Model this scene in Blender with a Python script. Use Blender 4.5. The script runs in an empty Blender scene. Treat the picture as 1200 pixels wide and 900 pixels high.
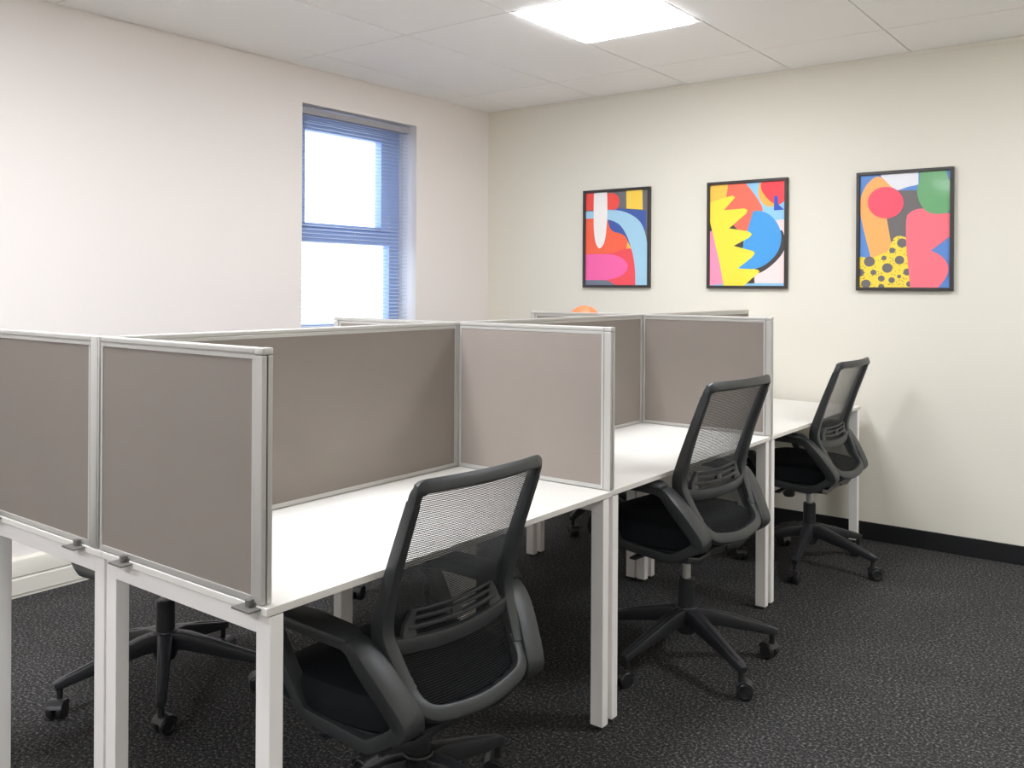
import bpy, bmesh, math, random
from mathutils import Vector, Matrix
from mathutils.geometry import tessellate_polygon
random.seed(7)
S = bpy.context.scene
C = S.collection
PI = math.pi
R = math.radians

# ------------------------------------------------------------------ materials
def srgb(r, g, b):
    f = lambda c: (c/255)/12.92 if c/255 <= .04045 else ((c/255+.055)/1.055)**2.4
    return (f(r), f(g), f(b), 1)

def mat(name, col, rough=.5, metal=0, coat=0, spec=.5, bump=0, bscale=200, var=0, vscale=8):
    m = bpy.data.materials.new(name); m.use_nodes = True
    nt = m.node_tree; b = nt.nodes['Principled BSDF']
    b.inputs['Base Color'].default_value = col
    b.inputs['Roughness'].default_value = rough
    b.inputs['Metallic'].default_value = metal
    b.inputs['Coat Weight'].default_value = coat
    b.inputs['Coat Roughness'].default_value = .08
    b.inputs['Specular IOR Level'].default_value = spec
    tc = nt.nodes.new('ShaderNodeTexCoord')
    if var:
        n = nt.nodes.new('ShaderNodeTexNoise'); n.inputs['Scale'].default_value = vscale; n.inputs['Detail'].default_value = 4
        nt.links.new(tc.outputs['Object'], n.inputs['Vector'])
        cr = nt.nodes.new('ShaderNodeValToRGB')
        cr.color_ramp.elements[0].position = .3; cr.color_ramp.elements[1].position = .7
        cr.color_ramp.elements[0].color = tuple(c*(1-var) for c in col[:3])+(1,)
        cr.color_ramp.elements[1].color = tuple(min(1, c*(1+var)) for c in col[:3])+(1,)
        nt.links.new(n.outputs['Fac'], cr.inputs['Fac']); nt.links.new(cr.outputs['Color'], b.inputs['Base Color'])
    if bump:
        n = nt.nodes.new('ShaderNodeTexNoise'); n.inputs['Scale'].default_value = bscale; n.inputs['Detail'].default_value = .8
        nt.links.new(tc.outputs['Object'], n.inputs['Vector'])
        bp = nt.nodes.new('ShaderNodeBump'); bp.inputs['Strength'].default_value = bump; bp.inputs['Distance'].default_value = .002
        nt.links.new(n.outputs['Fac'], bp.inputs['Height']); nt.links.new(bp.outputs['Normal'], b.inputs['Normal'])
    return m

M = {}
M['wall_left'] = mat('warm white wall paint', srgb(238, 232, 228), .75, bump=.08, bscale=180, spec=.3)
M['wall_back'] = mat('cream wall paint', srgb(232, 228, 215), .7, bump=.08, bscale=180, spec=.3)
M['tile'] = mat('ceiling tile white', srgb(250, 249, 247), .85, bump=.1, bscale=90, spec=.2)
M['grid'] = mat('ceiling grid grey', srgb(120, 117, 113), .6)
M['white_trim'] = mat('white skirting paint', srgb(222, 219, 208), .4)
M['black_trim'] = mat('black skirting paint', srgb(14, 15, 18), .5)
M['melamine'] = mat('white melamine', srgb(226, 223, 217), .35, var=.01, vscale=3)
M['powder'] = mat('white powder coat', srgb(246, 243, 240), .45, bump=.05, bscale=500)
M['alu'] = mat('satin aluminium', srgb(196, 194, 190), .38, metal=.45)
M['seam'] = mat('dark seam', srgb(40, 40, 42), .6)
M['fabric'] = mat('taupe screen fabric', srgb(140, 131, 124), .8, bump=.15, bscale=700, var=.025, vscale=5, spec=.3)
M['clamp'] = mat('grey clamp metal', srgb(120, 118, 114), .4, metal=.5)
M['plastic'] = mat('black moulded plastic', srgb(49, 51, 52), .42, bump=.05, bscale=600)
M['plastic2'] = mat('base black nylon', srgb(43, 44, 47), .4, bump=.05, bscale=600)
M['mesh'] = mat('black mesh yarn', srgb(34, 35, 37), .6)
M['seat'] = mat('black seat fabric', srgb(22, 24, 28), .85, bump=.2, bscale=900, spec=.2)
M['chrome'] = mat('grey gas cylinder', srgb(205, 205, 205), .35, metal=.55)
M['rubber'] = mat('caster nylon', srgb(38, 38, 40), .35)
M['frame_black'] = mat('dark picture frame', srgb(52, 47, 45), .4, var=.08, vscale=30)
M['upvc'] = mat('window frame with blue backlight tint', srgb(165, 188, 230), .4)  # white frame; the blue of the sky backlight is put into its colour
M['slat'] = mat('pale blind slat', srgb(198, 203, 217), .4)
M['rail'] = mat('grey blind headrail', srgb(170, 168, 174), .4)
M['cord'] = mat('blind cord', srgb(190, 195, 210), .7)
M['socket'] = mat('white socket plastic', srgb(228, 226, 220), .35)
M['orange'] = mat('orange shade', srgb(236, 122, 76), .5)
M['outside'] = mat('pale outside paving', srgb(215, 218, 220), .9)

def carpet():
    m = bpy.data.materials.new('charcoal fleck carpet'); m.use_nodes = True
    nt = m.node_tree; b = nt.nodes['Principled BSDF']; L = nt.links.new
    b.inputs['Roughness'].default_value = .95; b.inputs['Specular IOR Level'].default_value = .15
    tc = nt.nodes.new('ShaderNodeTexCoord')
    n1 = nt.nodes.new('ShaderNodeTexNoise'); n1.inputs['Scale'].default_value = 110; n1.inputs['Detail'].default_value = 3; n1.inputs['Roughness'].default_value = .7
    L(tc.outputs['Object'], n1.inputs['Vector'])
    n2 = nt.nodes.new('ShaderNodeTexNoise'); n2.inputs['Scale'].default_value = 4; n2.inputs['Detail'].default_value = .8
    L(tc.outputs['Object'], n2.inputs['Vector'])
    cr = nt.nodes.new('ShaderNodeValToRGB'); e = cr.color_ramp.elements
    e[0].position = .34; e[0].color = srgb(26, 26, 28)
    e[1].position = .74; e[1].color = srgb(150, 147, 142)
    k = e.new(.54); k.color = srgb(62, 61, 61)
    L(n1.outputs['Fac'], cr.inputs['Fac'])
    mx = nt.nodes.new('ShaderNodeMixRGB'); mx.blend_type = 'MULTIPLY'; mx.inputs['Fac'].default_value = .5
    L(cr.outputs['Color'], mx.inputs['Color1'])
    c2 = nt.nodes.new('ShaderNodeValToRGB'); c2.color_ramp.elements[0].position = .35; c2.color_ramp.elements[1].position = .65
    c2.color_ramp.elements[0].color = (.75, .75, .75, 1)
    L(n2.outputs['Fac'], c2.inputs['Fac']); L(c2.outputs['Color'], mx.inputs['Color2'])
    L(mx.outputs['Color'], b.inputs['Base Color'])
    bp = nt.nodes.new('ShaderNodeBump'); bp.inputs['Strength'].default_value = .7; bp.inputs['Distance'].default_value = .006
    L(n1.outputs['Fac'], bp.inputs['Height']); L(bp.outputs['Normal'], b.inputs['Normal'])
    return m
M['carpet'] = carpet()

def emit(name, col, s):
    m = bpy.data.materials.new(name); m.use_nodes = True
    nt = m.node_tree; nt.nodes.clear()
    e = nt.nodes.new('ShaderNodeEmission'); o = nt.nodes.new('ShaderNodeOutputMaterial')
    e.inputs['Color'].default_value = col; e.inputs['Strength'].default_value = s
    nt.links.new(e.outputs[0], o.inputs[0]); return m
LED = lambda p: emit('lit panel diffuser', (.975, 1, 1.05, 1), p)

def glass():
    m = bpy.data.materials.new('window glass'); m.use_nodes = True
    nt = m.node_tree; nt.nodes.clear()
    t = nt.nodes.new('ShaderNodeBsdfTransparent'); g = nt.nodes.new('ShaderNodeBsdfGlossy'); x = nt.nodes.new('ShaderNodeMixShader')
    x.inputs[0].default_value = .05
    g.inputs['Roughness'].default_value = .02; o = nt.nodes.new('ShaderNodeOutputMaterial')
    nt.links.new(t.outputs[0], x.inputs[1]); nt.links.new(g.outputs[0], x.inputs[2])
    nt.links.new(x.outputs[0], o.inputs[0]); return m
M['glass'] = glass()

# ------------------------------------------------------------------ mesh helpers
class MB:
    """collects shapes; build() links them as one mesh object"""
    def __init__(s): s.bm = bmesh.new()
    def box(s, x0, x1, y0, y1, z0, z1, bev=0, mi=0):
        x0, x1 = sorted((x0, x1)); y0, y1 = sorted((y0, y1)); z0, z1 = sorted((z0, z1))
        t = bmesh.new()
        vs = [t.verts.new((x, y, z)) for z in (z0, z1) for y in (y0, y1) for x in (x0, x1)]
        for f in ((0, 2, 3, 1), (4, 5, 7, 6), (0, 1, 5, 4), (2, 6, 7, 3), (0, 4, 6, 2), (1, 3, 7, 5)):
            t.faces.new([vs[i] for i in f])
        if bev: bmesh.ops.bevel(t, geom=t.edges[:], offset=bev, segments=2, affect='EDGES', profile=.6)
        s.merge(t, mi); return s
    def merge(s, t, mi=0, mtx=None):
        if mtx: bmesh.ops.transform(t, matrix=mtx, verts=t.verts[:])
        mp = {v: s.bm.verts.new(v.co) for v in t.verts}
        for f in t.faces:
            try:
                nf = s.bm.faces.new([mp[v] for v in f.verts]); nf.material_index = mi
            except ValueError: pass
        t.free()
    def lathe(s, prof, n=28, mtx=None, mi=0):
        """prof: (radius, z) list, revolved about z"""
        t = bmesh.new(); rings = []
        for r, z in prof:
            if r < 1e-6: rings.append([t.verts.new((0, 0, z))])
            else: rings.append([t.verts.new((r*math.cos(2*PI*i/n), r*math.sin(2*PI*i/n), z)) for i in range(n)])
        for a, b in zip(rings, rings[1:]):
            for i in range(n):
                j = (i+1) % n
                if len(a) == 1 and len(b) == 1: continue
                if len(a) == 1: t.faces.new((a[0], b[j], b[i]))
                elif len(b) == 1: t.faces.new((a[i], a[j], b[0]))
                else: t.faces.new((a[i], a[j], b[j], b[i]))
        s.merge(t, mi, mtx); return s
    def sweep(s, pts, lat, w, h, closed=False, rnd=.35, nrm=None, mi=0):
        """rounded rectangular bar along pts; lat = width direction; w, h = scalar or per-point lists
        (w along lat, h along the normal)"""
        n = len(pts); pts = [Vector(p) for p in pts]
        W = w if isinstance(w, (list, tuple)) else [w]*n
        H = h if isinstance(h, (list, tuple)) else [h]*n
        LT = lat if isinstance(lat, list) else [Vector(lat)]*n
        rings = []
        for i, p in enumerate(pts):
            if closed: a, b = pts[i-1], pts[(i+1) % n]
            else: a, b = pts[max(i-1, 0)], pts[min(i+1, n-1)]
            tg = (b-a).normalized()
            # mitre scale
            l = Vector(LT[i]); l = (l - tg*l.dot(tg)).normalized(); q = tg.cross(l).normalized()
            k = 1.0
            if closed or 0 < i < n-1:
                d0 = (p-pts[i-1]).normalized(); k = min(1.5, 1/max(.4, tg.dot(d0)))
            ww, hh = W[i]/2, H[i]/2; r = rnd*min(ww, hh)*2*.5 if rnd else 0
            ring = []
            for cx, cy, a0 in ((1, 1, 0), (-1, 1, 90), (-1, -1, 180), (1, -1, 270)):
                for da in ((0, 45, 90) if r else (45,)):
                    an = R(a0+da)
                    ox = cx*(ww-r)+r*math.cos(an) if r else cx*ww
                    oy = cy*(hh-r)+r*math.sin(an) if r else cy*hh
                    ring.append(s.bm.verts.new(p+l*ox+q*(oy*k)))
            rings.append(ring)
        m = len(rings[0])
        pairs = list(zip(rings, rings[1:])) + ([(rings[-1], rings[0])] if closed else [])
        for a, b in pairs:
            for i in range(m):
                j = (i+1) % m
                f = s.bm.faces.new((a[i], a[j], b[j], b[i])); f.material_index = mi
        if not closed:
            f = s.bm.faces.new(list(reversed(rings[0]))); f.material_index = mi
            f = s.bm.faces.new(rings[-1]); f.material_index = mi
        return s
    def prism(s, poly, y0, y1, mi=0):
        """poly in (x,z), extruded along y"""
        a = [s.bm.verts.new((x, y0, z)) for x, z in poly]; b = [s.bm.verts.new((x, y1, z)) for x, z in poly]
        n = len(poly)
        for i in range(n):
            f = s.bm.faces.new((a[i], a[(i+1) % n], b[(i+1) % n], b[i])); f.material_index = mi
        f = s.bm.faces.new(a); f.material_index = mi
        f = s.bm.faces.new(list(reversed(b))); f.material_index = mi
        return s
    def build(s, name, mats, parent=None, loc=(0, 0, 0), rotz=0, smooth=True, fixn=True):
        if fixn: bmesh.ops.recalc_face_normals(s.bm, faces=s.bm.faces[:])
        me = bpy.data.meshes.new(name); s.bm.to_mesh(me); s.bm.free()
        for m in (mats if isinstance(mats, list) else [mats]): me.materials.append(m)
        if smooth:
            me.shade_smooth(); me.set_sharp_from_angle(angle=R(32))
        o = bpy.data.objects.new(name, me); C.objects.link(o)
        if parent: o.parent = parent
        o.location = loc; o.rotation_euler = (0, 0, rotz)
        return o

def tag(o, label=None, cat=None, group=None, kind=None):
    if label: o['label'] = label
    if cat: o['category'] = cat
    if group: o['group'] = group
    if kind: o['kind'] = kind
    return o
def thing(name, label, cat, loc=(0, 0, 0), rotz=0, group=None):
    o = bpy.data.objects.new(name, None); C.objects.link(o)
    o.location = loc; o.rotation_euler = (0, 0, rotz); o.empty_display_size = .1
    return tag(o, label, cat, group)
def struct(o, label=None, cat=None): return tag(o, label, cat, kind='structure')
def copy_tree(o, parent=None):
    c = o.copy(); C.objects.link(c)
    if parent: c.parent = parent
    for ch in list(o.children): copy_tree(ch, c)
    return c
def crom(pts, n=6, closed=True):
    out = []; N = len(pts)
    for i in range(N if closed else N-1):
        P = [pts[(i+k-1) % N] if closed else pts[min(max(i+k-1, 0), N-1)] for k in range(4)]
        for j in range(n):
            t = j/n
            out.append(tuple(.5*((2*P[1][d])+(-P[0][d]+P[2][d])*t+(2*P[0][d]-5*P[1][d]+4*P[2][d]-P[3][d])*t*t
                       + (-P[0][d]+3*P[1][d]-3*P[2][d]+P[3][d])*t**3) for d in range(len(P[1]))))
    if not closed: out.append(tuple(pts[-1]))
    return out

# ------------------------------------------------------------------ room shell
XR, YB, H = 5.6, -8.9, 2.5825          # right wall, wall behind the camera, ceiling
WY0, WY1, WZ0, WZ1 = -1.677, -.740, 1.05, 2.379   # window opening
WT = .235
struct(MB().box(-WT, XR+.1, YB-.1, .1, -.1, 0).build('floor', M['carpet'], smooth=False), 'charcoal flecked carpet floor', 'floor')
struct(MB().box(-WT, 0, YB-.1, WY0, 0, H+.1).box(-WT, 0, WY1, .1, 0, H+.1).box(-WT, 0, WY0, WY1, 0, WZ0).box(-WT, 0, WY0, WY1, WZ1, H+.1)
       .build('wall_left', M['wall_left'], smooth=False), 'warm white wall with the window', 'wall')
struct(MB().box(0, XR+.1, 0, .1, 0, H+.1).build('wall_back', M['wall_back'], smooth=False), 'cream wall with three framed pictures', 'wall')
struct(MB().box(XR, XR+.1, YB-.1, 0, 0, H+.1).build('wall_right', M['wall_back'], smooth=False), 'plain cream wall', 'wall')
struct(MB().box(0, XR, YB-.1, YB, 0, H+.1).build('wall_front', M['wall_left'], smooth=False), 'plain white wall facing the pictures', 'wall')

# suspended ceiling: tiles with fine shadow gaps
TP, TX, TY = .6396, .2745, -.508      # ceiling tile pitch, first grid lines
LIGHTS = [(TX+2*TP, TY-2*TP), (TX+2*TP, TY-6*TP), (TX+6*TP, TY-2*TP), (TX+2*TP, TY-10*TP), (TX+6*TP, TY-10*TP)]  # first panel is in view; the others are unseen, added for fill light
POWER = [6.0, 14.0, 7.4, 8.4, 9.5]
GX = [0] + [TX+TP*i for i in range(9)] + [XR]
GY = [0] + [TY-2*TP*i for i in range(7)] + [YB]
cb = MB(); g = .0034
cb.box(0, XR, YB, 0, H+.012, H+.1, mi=1)
for i in range(len(GX)-1):
    for j in range(len(GY)-1):
        x0, x1, ya, yb_ = GX[i], GX[i+1], GY[j+1], GY[j]
        if x1-x0 < .02: continue
        cuts = [(ya, yb_)]
        for lx, ly in LIGHTS:
            if abs(lx-x0) < .01 and abs(ly-ya) < .01: cuts = [(ya+.640, yb_)]
        for a, b in cuts:
            t = bmesh.new()
            dz = [0, 0, 0, 0]
            if abs(x0-TX) < .01 and abs(b-(TY-2*TP)) < .01: dz = [-.010, -.010, 0, 0]    # one tile sits a little low
            q = [(x0+g, a+g, dz[0]), (x1-g, a+g, dz[1]), (x1-g, b-g, dz[2]), (x0+g, b-g, dz[3])]
            lo = [t.verts.new((x, y, H+d)) for x, y, d in q]; hi = [t.verts.new((x, y, H+.0119)) for x, y, d in q]
            t.faces.new(lo[::-1]); t.faces.new(hi)
            for k in range(4): t.faces.new((lo[k], lo[(k+1) % 4], hi[(k+1) % 4], hi[k]))
            cb.merge(t, 0)
struct(cb.build('ceiling', [M['tile'], M['grid']], smooth=False), 'white tiled suspended ceiling', 'ceiling')

# wall angle under the ceiling on the picture wall
struct(MB().box(0, XR, -.004, 0, H-.022, H-.0005, .001).build('trim_1', M['wall_back'], smooth=False), 'thin grey angle trim under the ceiling', 'trim')
# skirtings
sk = [(0, 0), (.022, 0), (.022, .012), (.026, .014), (.026, .078), (.022, .082), (.022, .088), (.026, .092), (.026, .15), (.022, .160), (.012, .166), (0, .168)]
mb = MB(); mb.prism(sk, YB, -.013)
struct(mb.build('baseboard_left', M['white_trim']), 'tall white moulded skirting', 'skirting')
struct(MB().box(.03, XR, -.013, 0, 0, .093, .002).build('baseboard_back', M['black_trim'], smooth=False), 'low black skirting', 'skirting')

# window: frame in the outer part of the reveal
X0, X1 = -.215, -.155
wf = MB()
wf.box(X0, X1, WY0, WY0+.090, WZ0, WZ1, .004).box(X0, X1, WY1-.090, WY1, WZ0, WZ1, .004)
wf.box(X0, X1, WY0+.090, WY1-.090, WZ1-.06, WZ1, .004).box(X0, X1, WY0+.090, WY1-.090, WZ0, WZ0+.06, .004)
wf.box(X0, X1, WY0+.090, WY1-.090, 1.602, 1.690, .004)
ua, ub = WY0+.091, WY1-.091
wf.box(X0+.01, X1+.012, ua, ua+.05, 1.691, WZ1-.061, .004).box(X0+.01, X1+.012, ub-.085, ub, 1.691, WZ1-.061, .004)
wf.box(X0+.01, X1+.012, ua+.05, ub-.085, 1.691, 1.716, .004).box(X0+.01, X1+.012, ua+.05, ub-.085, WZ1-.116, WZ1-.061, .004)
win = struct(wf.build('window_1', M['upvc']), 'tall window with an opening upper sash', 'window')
MB().box(-.187, -.183, ua+.05, ub-.085, 1.716, WZ1-.116).build('pane', M['glass'], win, smooth=False)
MB().box(-.187, -.183, WY0+.090, WY1-.090, WZ0+.06, 1.602).build('pane', M['glass'], win, smooth=False)
MB().box(-.154, .02, WY0+.002, WY1-.002, WZ0+.0005, WZ0+.02, .003).build('window_sill', M['white_trim'], win, smooth=False)

# venetian blind inside the reveal
bl = thing('venetian_blind', 'pale slatted venetian blind hanging in the window', 'blind', (-.055, -1.218, WZ1))
by0, by1 = -.447, .447
MB().box(-.02, .018, by0, by1, -.050, -.014, .002).build('headrail', M['rail'], bl, smooth=False)
sl = MB(); pitch = .0228; z = -.058; k = 0
tilt = R(-8)
while z > -(WZ1-WZ0)+.055:
    prof = []
    for a in range(5):
        u = (a/4-.5)*.025
        zz = .0022*(1-(2*u/.025)**2)
        prof.append((u*math.cos(tilt)-zz*math.sin(tilt), z+u*math.sin(tilt)+zz*math.cos(tilt)))
    t = .0004
    poly = prof + [(x, zz-t) for x, zz in reversed(prof)]
    sl.prism(poly, by0+.003, by1-.003)
    z -= pitch*(.55 if k < 3 else 1); k += 1
sl.build('slats', M['slat'], bl)
zb = z
MB().box(-.013, .013, by0+.003, by1-.003, zb-.004, zb+.010, .003).build('bottom_rail', M['slat'], bl)
for y in (by0+.06, 0, by1-.06):
    MB().box(.0135, .0145, y-.0008, y+.0008, zb, -.047).box(-.0145, -.0135, y-.0008, y+.0008, zb, -.047).build('ladder_cord', M['cord'], bl, smooth=False)

# outside ground so that the window looks onto something
struct(MB().box(-8, -WT-.3, -8, 6, -1.2, -1.0).build('trim_2', M['outside'], smooth=False), 'pale paving outside the window', 'paving')

# ------------------------------------------------------------------ ceiling lights
LL = ['bright square ceiling panel above the near desks, in view at the top of the photo',
      'added fill light panel, out of view above the near end screens', 
      'square ceiling panel over the walkway by the picture wall', 'added fill light panel, unseen behind the viewer on the window side', 'added fill light panel, unseen behind the viewer, farthest from the window']
for n, (x, y) in enumerate(LIGHTS):  # one panel in view, then the added fill panels
    t = thing('ceiling_light', LL[n], 'ceiling light', (x+TP/2-.004, y+TP/2+.004, H), group='square lit ceiling panels')
    w = .3125
    f = MB().box(-w, w, -w, -w+.011, 0, .0115).box(-w, w, w-.011, w, 0, .0115).box(-w, -w+.011, -w+.011, w-.011, 0, .0115).box(w-.011, w, -w+.011, w-.011, 0, .0115)
    f.build('frame', M['powder'], t, smooth=False)
    w = .300
    rc = .022
    pl = [(sx*(w-rc)+rc*math.cos(R(a0+a)), sy*(w-rc)+rc*math.sin(R(a0+a))) for sx, sy, a0 in ((1, 1, 0), (-1, 1, 90), (-1, -1, 180), (1, -1, 270)) for a in (0, 30, 60, 90)]
    db = MB(); rings = []
    for k_, z_ in ((1, .006), (1, -.006), (.985, -.010)):
        rings.append([db.bm.verts.new((px*k_, py*k_, z_)) for px, py in pl])
    for ra, rb in zip(rings, rings[1:]):
        for q in range(len(pl)): db.bm.faces.new((ra[q], ra[(q+1) % len(pl)], rb[(q+1) % len(pl)], rb[q]))
    db.bm.faces.new(rings[0]); db.bm.faces.new(rings[-1][::-1])
    db.build('diffuser', LED(POWER[n]), t, smooth=False)

# ------------------------------------------------------------------ desks
HD = .72
def desk(label, x0, x1, y0, y1):
    """x0 = spine side; frame of two leg loops, two rails, white top"""
    cx, cy = (x0+x1)/2, (y0+y1)/2
    t = thing('desk', label, 'desk', (cx, cy, 0), group='white bench desks')
    hx, hy = abs(x1-x0)/2, (y1-y0)/2
    MB().box(-hx, hx, -hy, hy, HD-.016, HD, .0015).build('tabletop', M['melamine'], t, smooth=False)
    lx, ly = .043, .033
    hx -= .004; hy -= .010
    for sy in (-1, 1):
        ya, yb = sy*hy, sy*(hy-ly)
        MB().box(-hx+lx, hx-lx, ya, yb, HD-.0585, HD-.0192, .002).build('end_beam', M['powder'], t, smooth=False)
        for sx in (-1, 1):
            l = MB().box(sx*hx, sx*(hx-lx), ya, yb, .012, HD-.0192, .002).build('leg', M['powder'], t, smooth=False)
            MB().lathe([(0, 0), (.014, 0), (.014, .011), (0, .011)], 16, Matrix.Translation((sx*(hx-lx/2), sy*(hy-ly/2), 0))).build('glide', M['rubber'], l)
    rx = (hx-.09)*(-1 if cx > XC else 1)
    MB().box(rx-.02, rx+.02, -hy+ly, hy-ly, HD-.0555, HD-.0165, .002).build('side_rail', M['powder'], t, smooth=False)
    return t
YR = [(-3.918, -2.636), (-2.626, -1.338), (-1.328, -.070)]
XC = 1.988
DL = ['white desk nearest the camera, with an open bay in front of the nearest black chair',
      'white desk in the middle of the front row, between the two tall dividers',
      'white desk at the far end of the front row against the picture wall']
DL2 = ['white desk of the back row nearest the camera, cut by the left photo edge',
       'white back-row desk behind the middle spine screen', 'white back-row desk behind the farthest screens, beside the picture wall']
for i, (a, b) in enumerate(YR):
    sh = 0 if i else .012
    desk(DL[i], XC+.001+sh, 2.608+sh*.4, a, b)
    desk(DL2[i], 1.365 if i else 1.405, XC-.001+sh, a, b)

# ------------------------------------------------------------------ screens
ZS0, ZS1 = .722, 1.2205
def screen(name, label, length, loc, rotz, post=True, clamps=True, group=None, sp=0):
    """panel along local +x from 0 to length, centred on local y; end post at the +x end"""
    t = thing(name, label, 'desk screen', loc, rotz, 'taupe desk screens')
    h = ZS1-ZS0; th = .024; e = .009
    L = length-(.026 if post else 0)
    MB().box(e, L-e, -th/2+.003, th/2-.003, e, h-.02, .001).build('fabric_panel', M['fabric'], t, smooth=False)
    f = MB()
    f.box(0, L, -th/2, th/2, h-.012, h, .003)
    f.box(0, L, -th/2+.0015, th/2-.0015, h-.0225, h-.0135, .001)
    f.box(0, e, -th/2+.001, th/2-.001, .0005, h-.0228, .001).box(L-e, L, -th/2+.001, th/2-.001, .0005, h-.0228, .001)
    f.box(e, L-e, -th/2+.001, th/2-.001, .0005, e+.004, .001)
    f.box(e*.7, L-e*.7, -th/2+.0042, th/2-.0042, h-.0136, h-.0118)
    f.build('frame', M['alu'], t, smooth=False)
    if post:
        p = MB()
        for sg in (-1, 1):
            p.box(L+.0022, L+.026, sg*.0017, sg*(th/2+.001), .0005, h-.0145, .0015)
        p.box(L+.0022, L+.010, -.0017, .0017, .0005, h-.0145)
        p.build('end_post', M['alu'], t, smooth=False)
        MB().box(L+.0102, L+.022, -.0016, .0016, .001, h-.0145).box(L+.0002, L+.0021, -th/2+.002, th/2-.002, .001, h-.0145).build('seam', M['seam'], t, smooth=False)
        MB().box(L+.0003, L+.027, -th/2-.001, th/2+.001, h-.0135, h+.0005, .003).build('post_cap', M['alu'], t)
    if clamps:
        for x in clamps:
            c = MB()
            c.box(x-.028, x+.028, -.042, -.0135, -.0085, -.0045, .001)
            c.box(x-.007, x+.007, -.026, -.0135, -.0045, .010, .002)
            c.box(x-.012, x+.012, -.0165, -.0135, -.012, .004, .001)
            c.build('clamp', M['clamp'], t, smooth=False)
    return t
yj = [-3.905, (YR[0][1]+YR[1][0])/2, (YR[1][1]+YR[2][0])/2]
RL = ['taupe end screen on the near end of the front row, closest panel to the camera',
      'taupe divider with silver post between the nearest and middle front desks, behind the nearest chair',
      'taupe divider with silver post between the middle and far front desks, behind the middle chair']
LLb = ['taupe end screen of the back row, cut by the left photo edge',
       'taupe back-row divider whose corner shows in front of the window blind',
       'taupe back-row divider whose top edge shows just below the orange lamp']
for i, y in enumerate(yj):
    screen('desk_screen', RL[i], (2.610-2.002) if i else (2.594-1.989), (2.002 if i else 1.989, y, ZS0), 0, clamps=[.120, .578] if i == 0 else None)
    screen('desk_screen', LLb[i], (1.974-1.362) if i else (1.942-1.38), (1.974 if i else 1.942, y, ZS0), PI, clamps=None)
SPL = ['long taupe spine screen behind the nearest front desk', 'taupe spine screen behind the middle front desk', 'taupe spine screen behind the far front desk, only its top edge in sight']
for i, (a, b) in enumerate([(-3.866, -2.652), (-2.612, -1.352), (-1.314, -.112)]):
    screen('desk_screen', SPL[i], b-a, (XC, a, ZS0), PI/2, post=False, clamps=None)
# junction posts where spine and dividers meet
PL = ['slim silver junction post at the corner of the nearest bay', 'slim silver junction post at the corner of the middle bay']
for i, y in enumerate(yj[1:]):
    p = MB().box(-.011, .011, -.018, .018, 0, ZS1-ZS0-.001, .003).build('junction_post', M['alu'], None, (XC+.0005, y, ZS0))
    tag(p, PL[i], 'screen post', 'silver junction posts')
pn = MB().box(-.019, .0125, -.0125, .0125, .0005, ZS1-ZS0, .003).box(.0150, .0205, -.0125, .0125, .0005, ZS1-ZS0, .002).build('junction_post', M['alu'], None, (1.9635, yj[0], ZS0))
tag(pn, 'slim silver junction post between the two near end screens', 'screen post', 'silver junction posts')
# clamp pair of the back-row end screen is a pair of grey brackets on its outer face
lf = [o for o in C.objects if o.get('label') == LLb[0]][0]
for x in (.042, .48):
    c = MB()
    c.box(x-.028, x+.028, .0135, .042, -.0085, -.0045, .001).box(x-.007, x+.007, .0135, .026, -.0045, .010, .002).box(x-.012, x+.012, .0135, .0165, -.012, .004, .001)
    c.build('clamp', M['clamp'], lf, smooth=False)

# ------------------------------------------------------------------ chairs
def interp(tbl, x):
    for (a, va), (b, vb) in zip(tbl, tbl[1:]):
        if a <= x <= b: t = (x-a)/(b-a); return va+(vb-va)*t
    return tbl[0][1] if x < tbl[0][0] else tbl[-1][1]
PROF = crom([(.40, .186), (.47, .184), (.50, .176), (.55, .142), (.62, .108), (.66, .098), (.70, .104), (.80, .136), (.90, .174), (1.02, .221)], 5, False)
def rr(z, s=0):
    """rearward distance of the back surface at height z, lateral s (hollow towards the sitter)"""
    return interp(PROF, z) + .022*(1-(s/.2)**2) - .008
def hw(z):
    return interp([(.44, .150), (.50, .164), (.56, .18), (.64, .195), (.70, .197), (1.0, .197)], z)

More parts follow.
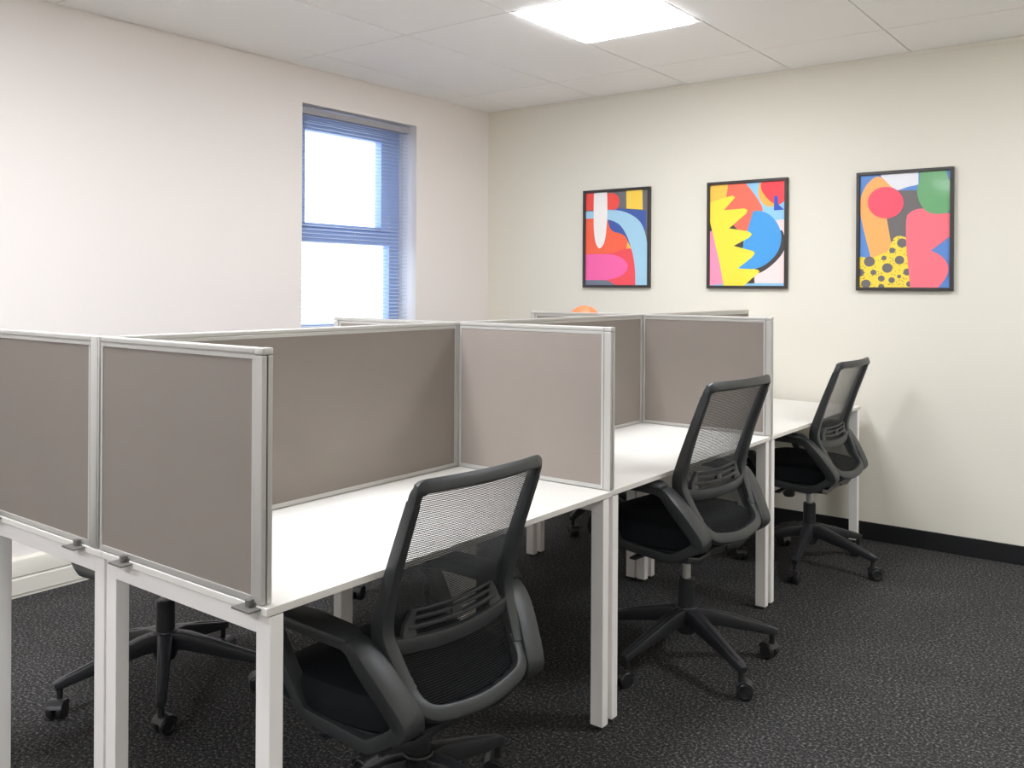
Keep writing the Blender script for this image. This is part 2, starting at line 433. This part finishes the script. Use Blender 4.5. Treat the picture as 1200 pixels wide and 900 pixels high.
def make_chair(dz, base_rot):
    root = thing('office_chair', 'chair', 'chair')
    # five-star base with casters
    b = MB()
    b.lathe([(0, .10), (.030, .10), (.040, .125), (.042, .175), (.034, .191), (0, .192)], 32)
    tips = []
    for k in range(5):
        a = 2*PI*k/5; d = Vector((math.cos(a), math.sin(a), 0)); la = Vector((-d.y, d.x, 0))
        path = [d*.025+Vector((0, 0, .160)), d*.07+Vector((0, 0, .156)), d*.16+Vector((0, 0, .133)), d*.25+Vector((0, 0, .110)), d*.297+Vector((0, 0, .098)), d*.318+Vector((0, 0, .092))]
        b.sweep(path, la, [.05, .043, .036, .031, .03, .022], [.055, .052, .042, .031, .027, .02], rnd=.3)
        b.sweep([d*.05+Vector((0, 0, .183)), d*.16+Vector((0, 0, .1555)), d*.29+Vector((0, 0, .1135))], la, [.020, .014, .012], [.006, .006, .005], rnd=.5)
        tips.append(d*.303)
    base = b.build('base', M['plastic2'], root, rotz=base_rot)
    for k, p in enumerate(tips):
        a = 2*PI*k/5
        c = MB()
        c.lathe([(0, .052), (.009, .052), (.009, .088), (0, .088)], 16)                       # stem
        rot = Matrix.Rotation(a+.9+k*1.3, 4, 'Z')
        for sgn in (-1, 1):
            mt = rot @ Matrix.Translation((.012, sgn*.0145, .0265)) @ Matrix.Rotation(PI/2, 4, 'X')
            c.lathe([(0, -.0095), (.022, -.0095), (.0258, -.006), (.0265, 0), (.0258, .006), (.022, .0095), (.016, .0095), (.014, .0065), (0, .0065)], 24, mt)
        # hood over the wheels
        t = bmesh.new(); ringA = []; n = 10
        hp = [(.012+.0295*math.cos(R(20+140*i/n)), .0265+.0295*math.sin(R(20+140*i/n))) for i in range(n+1)]
        hi = [(.012+.0272*math.cos(R(160-140*i/n)), .0265+.0272*math.sin(R(160-140*i/n))) for i in range(n+1)]
        hb = MB(); hb.prism(hp+hi, -.0235, .0235)
        c.merge(hb.bm, 0, rot)
        c.build('caster', M['rubber'], base, (p.x, p.y, 0))
    MB().lathe([(0, .1915), (.028, .1915), (.028, .282), (.025, .286), (0, .286)], 24).build('gas_sleeve', M['plastic2'], root)
    MB().lathe([(0, .27), (.0145, .27), (.0145, .408+dz), (0, .408+dz)], 24).build('gas_lift', M['chrome'], root)
    up = (0, 0, dz)
    # tilt mechanism, tension knob, lever
    mcl = MB().box(-.11, .12, -.065, .065, .400, .432, .010).box(-.05, .05, -.04, .04, .385, .402, .006).build('tilt_mechanism', M['plastic2'], root, up)
    MB().lathe([(0, .335), (.020, .335), (.027, .342), (.027, .388), (.014, .392), (.014, .401), (0, .401)], 24, Matrix.Translation((-.098, 0, 0))).build('tension_knob', M['plastic2'], mcl)
    MB().sweep([(-.04, -.064, .412), (-.05, -.14, .408), (-.06, -.20, .402), (-.062, -.235, .400)], (1, 0, 0), [.012, .012, .026, .024], [.010, .010, .008, .006]).build('lever', M['plastic2'], mcl)
    # seat: cushion and shell
    def outline(a, sc):
        ca, sa = math.cos(a), math.sin(a); n = 4.2
        r = 1/((abs(ca)**n+abs(sa)**n)**(1/n))
        x = -.065+.235*sc*r*ca; y = .243*sc*r*sa
        if ca > 0: y *= 1-.10*ca
        return x, y
    def slab(layers):
        t = MB(); N = 56; rings = []
        for sc, zf in layers:
            rings.append([t.bm.verts.new((*outline(2*PI*i/N, sc), zf(*outline(2*PI*i/N, sc)))) for i in range(N)])
        for a, c in zip(rings, rings[1:]):
            for i in range(N): t.bm.faces.new((a[i], a[(i+1) % N], c[(i+1) % N], c[i]))
        t.bm.faces.new(rings[0][::-1]); t.bm.faces.new(rings[-1])
        return t
    drop = lambda x: -.03*max(0, (-x-.17)/.13)**2
    cu = slab([(.96, lambda x, y: .448+drop(x)), (1.0, lambda x, y: .458+drop(x)), (1.015, lambda x, y: .485+drop(x)), (1.0, lambda x, y: .510+drop(x)), (.96, lambda x, y: .522+drop(x)), (.85, lambda x, y: .529+drop(x)), (.5, lambda x, y: .526+drop(x)), (.15, lambda x, y: .523)])
    cu.build('seat_cushion', M['seat'], root, up)
    sh = slab([(.62, lambda x, y: .428+drop(x)*.5), (.86, lambda x, y: .431+drop(x)), (.955, lambda x, y: .440+drop(x)), (.955, lambda x, y: .4475+drop(x)), (.5, lambda x, y: .4475+drop(x))])
    sh.build('seat_shell', M['plastic2'], root, up)
    # armrests: closed hexagonal loop each side
    for sg in (-1, 1):
        raw = [(-.205, .257, .645), (-.10, .258, .648), (.0, .256, .648), (.062, .250, .643), (.092, .244, .620), (.134, .224, .562),
               (.172, .202, .500), (.170, .198, .480), (.140, .200, .458), (.100, .206, .436), (.06, .214, .428), (-.085, .236, .446), (-.115, .242, .468), (-.165, .253, .548), (-.20, .257, .60), (-.222, .258, .630)]
        dense = crom(raw, 3)
        pts = [(x, sg*y, z) for x, y, z in dense]
        W = [interp([(-.3, .040), (-.1, .036), (.04, .040), (.10, .060), (.3, .060)], x) for x, y, z in dense]
        hh = [interp([(-.3, .028), (.05, .028), (.12, .040), (.3, .040)], x) if z > .47 else .030 for x, y, z in dense]
        arm = MB().sweep(pts, (0, 1, 0), W, hh, closed=True, rnd=.18).build('armrest', M['plastic'], root, up)
        pad = MB().sweep([(-.225, sg*.262, .660), (-.20, sg*.262, .664), (-.06, sg*.264, .666), (.052, sg*.262, .664), (.074, sg*.260, .659)], (0, 1, 0), [.05, .07, .078, .07, .05], [.010, .018, .020, .018, .010], rnd=.7)
        pad.build('arm_pad', M['plastic'], arm)
    # under-seat brackets that carry the arm loops
    for sg in (-1, 1):
        MB().sweep([(.09, sg*.06, .414), (.10, sg*.14, .410), (.105, sg*.206, .426)], (1, 0, 0), [.07, .06, .05], [.02, .02, .022], rnd=.4).build('arm_bracket', M['plastic2'], root, up)
    # back: upper loop, lower U, lumbar band with slots
    bk = MB()
    N = 40
    zt, zb = .985, .484
    def P(s, z, off=0): return (rr(z, s)+off, s, z)
    side = []
    zs_ = [zb+.055+(zt-.04-zb-.055)*i/26 for i in range(27)]
    for sg in (-1, 1):
        pth = [P(sg*hw(z), z) for z in zs_]
        dep = [interp([(.45, .030), (.60, .040), (.66, .040), (.80, .030), (1, .024)], z) for z in zs_]
        wid = [interp([(.45, .030), (.58, .032), (.68, .034), (.80, .024), (1, .020)], z) for z in zs_]
        bk.sweep(pth, (0, 1, 0), wid, dep, rnd=.22)
    def cross(z0, zc, hwid, hgt, dep, n=22, corner=.03):
        pth = []
        for i in range(n+1):
            s = -hwid+2*hwid*i/n
            z = zc(s)
            pth.append(P(s, z))
        bk.sweep(pth, (0, 0, 1), hgt, dep, rnd=.4)
    # top bar with rounded ends
    w0 = hw(zt)
    arc = []
    for i in range(7): a = R(90*i/6); arc.append((-w0+.022*(1-math.sin(a)), zt-.022*(1-math.cos(a))-.0))
    top = [(-w0, zt-.045)] + [(-w0+.02*(1-math.cos(R(90*i/6))), zt-.02+.02*math.sin(R(90*i/6))-.006) for i in range(7)]
    mid_ = [(-w0+.03+(2*w0-.06)*i/16, zt-.006) for i in range(17)]
    full = top+mid_+[(-s, z) for s, z in reversed(top)]
    bk.sweep([P(s, z) for s, z in full], [Vector((0, 1, 0)) if i < 5 or i >= len(full)-5 else Vector((0, 0, 1)) for i in range(len(full))] and Vector((.0, .0, 1)) if False else Vector((1, .0, .35)), [.024]*len(full), [.020]*4+[.030]*(len(full)-8)+[.020]*4, rnd=.45)
    # lower bar, rounded corners, dipping in the middle
    wl = hw(zb+.055)
    low = [(-wl, zb+.075), (-wl+.002, zb+.05), (-wl+.012, zb+.028), (-wl+.032, zb+.012), (-wl+.07, zb+.003), (0, zb-.006)]
    low = crom(low+[(-s, z) for s, z in reversed(low[:-1])], 4, False)
    bk.sweep([P(s, z) for s, z in low], Vector((1, 0, .45)), .030, [.034]*len(low), rnd=.45)
    back = bk.build('back_frame', M['plastic'], root, up)
    # lumbar band
    lb = MB()
    def band(zc, hgt, dep, off=0, wmul=1, n=20, dip=.012):
        pth = []
        for i in range(n+1):
            s = -hw(zc)*wmul+2*hw(zc)*wmul*i/n
            q = s/hw(zc)
            z = zc-dip*(1-q*q)
            pth.append(P(s, z, off))
        lb.sweep(pth, (0, 0, 1), hgt, dep, rnd=.4)
    band(.628, .034, .020, .004)
    band(.662, .010, .012, .006, .72)
    band(.680, .008, .010, .004, .70)
    band(.697, .007, .009, .002, .67)
    for sg in (-1, 1):
        lb.sweep([P(sg*.140, .626, .004), P(sg*.136, .66, .004), P(sg*.124, .692, .002)], (0, 1, 0), [.05, .03, .012], .012, rnd=.4)
    lb.sweep([P(0, .645, .006), P(0, .672, .006)], (0, 1, 0), .03, .010, rnd=.3)
    lb.build('lumbar_support', M['plastic'], back)
    # mesh: woven yarns, horizontal and vertical
    ms = MB()
    def strip(pts, la, w, h):
        ms.sweep(pts, la, w, h, rnd=0)
    z = zb+.012
    while z < zt-.016:
        h_ = hw(max(z, .52))-.004
        if z < zb+.05: h_ *= .86
        n = 8
        strip([P(-h_+2*h_*i/n, z, -.004) for i in range(n+1)], (0, 0, 1), .0018, .0010)
        z += .0044
    s = -.178
    while s <= .1781:
        zlo = zb+.016+(.05*max(0, (abs(s)-.12)/.06))
        zz = [zlo+(zt-.016-zlo)*i/14 for i in range(15)]
        strip([P(s, q, -.0048) for q in zz if abs(s) < hw(q)], (0, 1, 0), .00025, .0006)
        s += .0045
    ms.build('mesh_back', M['mesh'], back, smooth=False)
    return root

# x, y of the gas lift, facing (0 = sits facing -x), seat height offset, base rotation, label
CH = [(2.513, -3.385, R(-2.7), -.116, R(18), 'black mesh office chair nearest the camera, pulled up to the nearest white desk', 'front'),
      (2.572, -2.045, R(-5), -.012, R(-30), 'black mesh office chair at the middle front desk, its base and casters in full view', 'front'),
      (2.531, -.635, R(-.9), -.036, R(-10), 'black mesh office chair at the far desk, beside the picture wall', 'front'),
      (1.313, -3.325, PI+R(2), -.010, R(-106), 'black office chair under the near back-row desk, its star base seen between the white legs', 'back'),
      (1.335, -2.05, PI-R(3), -.06, R(-122), 'black office chair at the middle back-row desk, mostly hidden by the screens', 'back'),
      (1.32, -.62, PI+R(2), -.06, R(-84), 'black office chair at the far back-row desk near the window corner, mostly hidden', 'back')]
for x, y, rz, dz, br, lab, g in CH:
    r = make_chair(dz/1.05, br-rz)
    r.location = (x, y, 0); r.scale = (1.05, 1.05, 1.05); r.rotation_euler = (0, 0, rz)
    tag(r, lab, 'chair', 'black office chairs')

# ------------------------------------------------------------------ framed pictures
def clip(poly, lo=0, hi=1):
    def half(p, f, inter):
        out = []
        for i in range(len(p)):
            a, b = p[i-1], p[i]
            fa, fb = f(a), f(b)
            if fa != fb: out.append(inter(a, b))
            if fb: out.append(b)
        return out
    for ax in (0, 1):
        for lim, sgn in ((lo, 1), (hi, -1)):
            if not poly: return poly
            f = lambda q: sgn*(q[ax]-lim) >= 0
            def inter(a, b):
                t = (lim-a[ax])/(b[ax]-a[ax]); return tuple(a[k]+(b[k]-a[k])*t for k in (0, 1))
            poly = half(poly, f, inter)
    return poly
def unhomog(q):
    """maps an oblique view quad (tl, tr, br, bl) of a rectangular print to the unit square"""
    (x0, y0), (x1, y1), (x2, y2), (x3, y3) = q
    dx1, dy1, dx2, dy2 = x1-x2, y1-y2, x3-x2, y3-y2
    sx, sy = x0-x1+x2-x3, y0-y1+y2-y3
    d = dx1*dy2-dx2*dy1
    g, h = (sx*dy2-dx2*sy)/d, (dx1*sy-sx*dy1)/d
    m = Matrix(((x1-x0+g*x1, x3-x0+h*x3, x0), (y1-y0+g*y1, y3-y0+h*y3, y0), (g, h, 1))).inverted()
    def f(p):
        v = m @ Vector((p[0], p[1], 1)); return (v.x/v.z, 1-v.y/v.z)
    return f
def dots_mat(col):
    m = mat('yellow speckled print', col, .45, coat=.35)
    nt = m.node_tree; b = nt.nodes['Principled BSDF']
    tc = nt.nodes.new('ShaderNodeTexCoord'); v = nt.nodes.new('ShaderNodeTexVoronoi'); v.inputs['Scale'].default_value = 85
    cr = nt.nodes.new('ShaderNodeValToRGB'); cr.color_ramp.interpolation = 'CONSTANT'
    cr.color_ramp.elements[0].color = srgb(120, 95, 50); cr.color_ramp.elements[1].position = .22; cr.color_ramp.elements[1].color = col
    nt.links.new(tc.outputs['Object'], v.inputs['Vector']); nt.links.new(v.outputs['Distance'], cr.inputs['Fac']); nt.links.new(cr.outputs['Color'], b.inputs['Base Color'])
    return m
def picture(label, x0, x1, z0, z1, quad, base, shapes):
    W, Hh = x1-x0, z1-z0
    t = thing('framed_picture', label, 'picture', ((x0+x1)/2, 0, (z0+z1)/2), 0, 'framed abstract prints')
    w, h, b = W/2, Hh/2, .017
    f = MB()
    D0, D1 = -.024, -.001
    f.box(-w, w, D0, D1, h-b, h, .0015).box(-w, w, D0, D1, -h, -h+b, .0015).box(-w, -w+b, D0, D1, -h+b, h-b, .0015).box(w-b, w, D0, D1, -h+b, h-b, .0015)
    f.build('frame', M['frame_black'], t, smooth=False)
    iw, ih = w-b, h-b
    mats = [mat('print '+label[:12], srgb(*base), .45, coat=.35)]
    pb = MB(); pb.box(-iw, iw, -.012, -.002, -ih, ih)
    fn = unhomog(quad)
    y = -.0121
    for k, (col, smooth, pts) in enumerate(shapes):
        if smooth == 'o':
            cx, cy, rx, ry = pts; pts = [(cx+rx*math.cos(2*PI*i/40), cy+ry*math.sin(2*PI*i/40)) for i in range(40)]
        elif smooth: pts = crom(pts, 6)
        pts = clip([fn(p) for p in pts])
        if len(pts) < 3: continue
        if col == 'dots': mats.append(dots_mat(srgb(255, 222, 70)))
        else:
            mm = [i for i, m in enumerate(mats) if m.name.startswith('ink %s' % (col,))]
            if not mm: mats.append(mat('ink %s' % (col,), srgb(*col), .45, coat=.35)); mi = len(mats)-1
            else: mi = mm[0]
        if col == 'dots': mi = len(mats)-1
        y -= .00008
        pp = []
        for q in pts:
            if not pp or abs(q[0]-pp[-1][0])+abs(q[1]-pp[-1][1]) > 1e-5: pp.append(q)
        co = [Vector((-iw+2*iw*u, y, -ih+2*ih*v)) for u, v in pp]
        vs = [pb.bm.verts.new(c) for c in co]
        for tri in tessellate_polygon([co]):
            a, b_, c = (co[i] for i in tri)
            tv = [vs[i] for i in tri]
            if (b_-a).cross(c-a).y > 0: tv.reverse()
            try:
                fc = pb.bm.faces.new(tv); fc.material_index = mi
            except ValueError: pass
    pb.build('print', mats, t, smooth=False, fixn=False)
    return t

G = (112, 110, 113)
picture('framed abstract print with a white drop and light blue arch, leftmost of three', 0.817, 1.311, 1.341, 1.974,
        [(55, 72), (526, 62), (520, 822), (55, 826)], G, [
    ((62, 92, 170), 0, [(222, 225), (300, 203), (370, 215), (510, 232), (508, 390), (440, 480), (380, 500), (225, 380)]),
    ((250, 78, 66), 0, [(50, 60), (120, 60), (120, 214), (50, 214)]),
    ((250, 78, 66), 0, crom([(262, 78), (298, 100), (313, 148), (304, 195), (284, 214)], 6, False)+[(215, 214), (215, 78)]),
    ((255, 102, 66), 0, [(50, 275), (120, 275), (224, 285)]+crom([(226, 300), (238, 355), (268, 393), (320, 410), (358, 438), (380, 485)], 5, False)+[(400, 560), (50, 600)]),
    ((255, 190, 80), 0, [(374, 475), (402, 532), (366, 534)]),
    ((250, 78, 88), 0, [(404, 532), (430, 622), (436, 830), (50, 830), (50, 578)]+crom([(262, 570), (310, 550), (350, 538), (404, 532)], 4, False)),
    ((118, 126, 142), 0, [(50, 760), (200, 782), (246, 798), (292, 832), (50, 832)]),
    ((255, 102, 172), 0, [(50, 576)]+crom([(180, 574), (270, 582), (340, 615), (376, 668), (355, 725), (300, 762), (230, 782), (180, 786)], 5, False)+[(50, 786)]),
    ((168, 212, 236), 0, [(50, 222), (120, 222)]+crom([(225, 215), (320, 226), (400, 260), (460, 312), (495, 382), (515, 480), (523, 600), (523, 830)], 5, False)+crom([(430, 830), (428, 700), (415, 592), (395, 512), (365, 422), (320, 346), (275, 312), (230, 296)], 5, False)+[(120, 283), (50, 283)]),
    ((250, 244, 240), 0, crom([(118, 55), (116, 200), (118, 370), (130, 470), (146, 513), (163, 528), (182, 513), (202, 468), (215, 370), (222, 240), (220, 55)], 5, False)),
    ((255, 214, 78), 0, [(365, 55), (484, 55), (486, 223), (365, 210)]),
])
picture('framed abstract print with a spiky yellow leaf and blue shape, middle of three', 1.695, 2.185, 1.340, 1.971,
        [(78, 112), (597, 92), (597, 840), (80, 833)], (150, 208, 240), [
    ((250, 226, 224), 0, [(500, 375), (600, 368), (600, 822), (330, 818)]),
    ((250, 202, 76), 0, [(70, 100), (215, 100), (190, 210), (70, 260)]),
    ((255, 112, 88), 0, [(205, 95)]+crom([(318, 95), (370, 160), (415, 228), (438, 270), (446, 303)], 5, False)+[(395, 320), (345, 445), (270, 447), (170, 430), (170, 292), (190, 200)]),
    ((62, 56, 55), 0, [(70, 355), (85, 360), (106, 442), (70, 442)]),
    ((62, 56, 55), 0, [(205, 425), (238, 398), (280, 445)]),
    ((62, 56, 55), 0, [(240, 552), (316, 512), (308, 575)]),
    ((62, 56, 55), 0, [(318, 822), (388, 768), (392, 820)]),
    ((62, 56, 55), 1, [(560, 450), (597, 500), (597, 575), (560, 640), (500, 700), (430, 745), (380, 740), (460, 640)]),
    ((255, 182, 76), 1, [(432, 100), (414, 165), (424, 218), (462, 266), (510, 276), (545, 258), (520, 120)]),
    ((255, 62, 74), 1, [(442, 100), (520, 86), (610, 90), (604, 215), (575, 252), (545, 262), (500, 240), (455, 190), (432, 140)]),
    ((40, 82, 192), 0, [(522, 200), (546, 200), (552, 262), (592, 300), (522, 303)]),
    ((66, 160, 230), 0, [(378, 308)]+crom([(386, 304), (436, 306), (500, 340), (548, 400), (574, 482), (560, 575), (512, 648), (436, 704), (350, 720), (270, 715)], 5, False)+[(302, 585), (340, 440)]),
    ((255, 152, 186), 0, [(70, 442), (108, 442), (178, 822), (70, 832)]),
    ((255, 228, 62), 0, [(70, 238), (180, 202), (238, 190), (252, 204), (175, 293), (318, 284), (340, 296), (330, 322), (212, 425), (345, 448), (372, 468), (352, 494), (245, 551), (380, 590), (393, 606), (374, 634), (275, 713), (412, 722), (426, 738), (318, 838), (178, 838), (150, 680), (70, 340)]),
])
PK = (112, 106, 106)
sh3 = [
    (PK, 0, [(400, 250), (490, 232), (625, 232), (660, 380), (600, 420), (545, 560), (440, 560), (400, 380)]),
    ((240, 240, 246), 0, [(385, 120), (613, 110), (613, 196), (550, 210), (490, 232), (440, 205), (390, 150)]),
    ((255, 180, 98), 0, crom([(395, 152), (368, 146), (340, 158), (300, 200), (272, 258), (264, 310), (272, 420), (330, 655)], 5, False)+[(440, 612), (450, 560), (422, 400), (490, 262), (455, 215)]),
    ('dots', 0, [(250, 640), (330, 652), (420, 615)]+crom([(435, 600), (455, 548), (470, 525), (500, 513), (545, 526)], 4, False)+[(580, 840), (250, 840)]),
]
for cx, cy, r in ((320, 672, 33), (515, 557, 30), (457, 603, 18), (407, 650, 15), (500, 662, 28), (427, 711, 31), (345, 738, 18), (265, 740, 24), (545, 735, 22), (300, 808, 28), (392, 775, 20), (454, 785, 19), (498, 762, 12), (392, 825, 18), (558, 808, 18)):
    sh3.append((PK, 'o', (cx, cy, r, r*.94)))
sh3 += [
    ((255, 118, 134), 0, crom([(565, 840), (552, 700), (540, 560), (540, 420), (556, 375), (600, 350), (650, 346), (700, 370), (815, 372)], 5, False)+[(815, 505), (688, 604)]+crom([(688, 604), (748, 636), (790, 695), (780, 760), (720, 840)], 5, False)),
    ((108, 174, 116), 0, [(622, 100), (782, 100), (790, 150), (815, 200), (815, 345)]+crom([(785, 372), (740, 378), (690, 374), (650, 352), (618, 300), (604, 230), (620, 180)], 4, False)),
    ((255, 82, 108), 'o', (417, 308, 108, 98)),
]
picture('framed abstract print with a red disc, green block and yellow dots, rightmost of three', 2.564, 3.0445, 1.334, 1.967,
        [(262, 142), (805, 106), (798, 829), (262, 829)], (92, 142, 214), sh3)

# ------------------------------------------------------------------ small things
so = thing('wall_socket', 'white double wall socket on the cream wall behind the far chair', 'socket', (2.290, 0, .251))
MB().box(-.074, .074, -.012, -.0005, -.044, .044, .003).build('plate', M['socket'], so, smooth=False)
for sx in (-1, 1):
    MB().box(sx*.033-.007, sx*.033+.007, -.016, -.0121, .012, .032, .002).build('switch', M['socket'], so, smooth=False)
    MB().box(sx*.033-.003, sx*.033+.003, -.0128, -.0121, -.008, .0).box(sx*.033-.012, sx*.033-.005, -.0128, -.0121, -.024, -.020).box(sx*.033+.005, sx*.033+.012, -.0128, -.0121, -.024, -.020).build('pin_hole', M['seam'], so, smooth=False)

lp = thing('desk_lamp', 'orange domed lamp whose rounded top peeks over the far grey screens', 'lamp', (1.493, -1.05, HD))
MB().lathe([(0, 0), (.075, 0), (.078, .006), (.07, .014), (.012, .018), (.009, .03), (.009, .425), (0, .425)], 32).build('stand', M['powder'], lp)
MB().lathe([(r_, z_+.028) for r_, z_ in [(.0865, .395), (.0885, .40), (.0865, .425), (.078, .452), (.062, .474), (.040, .490), (.018, .4975), (0, .499), (0, .496), (.018, .4945), (.039, .487), (.060, .471), (.0755, .450), (.084, .4245), (.0865, .395)]], 40).build('shade', M['orange'], lp)

# ------------------------------------------------------------------ camera
f_px, yaw, pitch, roll = 1057.4797, .650366, 0, .005762
c_, s_ = math.cos(yaw), math.sin(yaw)
r = Vector((c_, s_, 0)); fw = Vector((-s_, c_, 0)); u = Vector((0, 0, 1))
fw, u = fw*math.cos(pitch)+u*math.sin(pitch), u*math.cos(pitch)-fw*math.sin(pitch)
r, u = r*math.cos(roll)+u*math.sin(roll), u*math.cos(roll)-r*math.sin(roll)
cam = bpy.data.cameras.new('camera'); co = bpy.data.objects.new('camera', cam); C.objects.link(co)
cam.sensor_fit = 'HORIZONTAL'; cam.sensor_width = 36; cam.lens = f_px/1200*36
cam.shift_y = -(450-336.06)/1200; cam.clip_start = .02
co.matrix_world = Matrix(((r.x, u.x, -fw.x, 4.03465), (r.y, u.y, -fw.y, -5.01547), (r.z, u.z, -fw.z, 1.34273), (0, 0, 0, 1)))
S.camera = co

# ------------------------------------------------------------------ sky and view
w = bpy.data.worlds.new('sky'); S.world = w; w.use_nodes = True
bg = w.node_tree.nodes['Background']; bg.inputs['Color'].default_value = (.72, .85, 1, 1); bg.inputs['Strength'].default_value = .8
S.view_settings.view_transform = 'Standard'; S.view_settings.look = 'None'
S.view_settings.gamma = 1; S.view_settings.use_curve_mapping = False
S.view_settings.exposure = 2.23
S.cycles.use_denoising = True
S.cycles.max_bounces = 14; S.cycles.diffuse_bounces = 10; S.cycles.transparent_max_bounces = 16
S.cycles.sample_clamp_indirect = 8
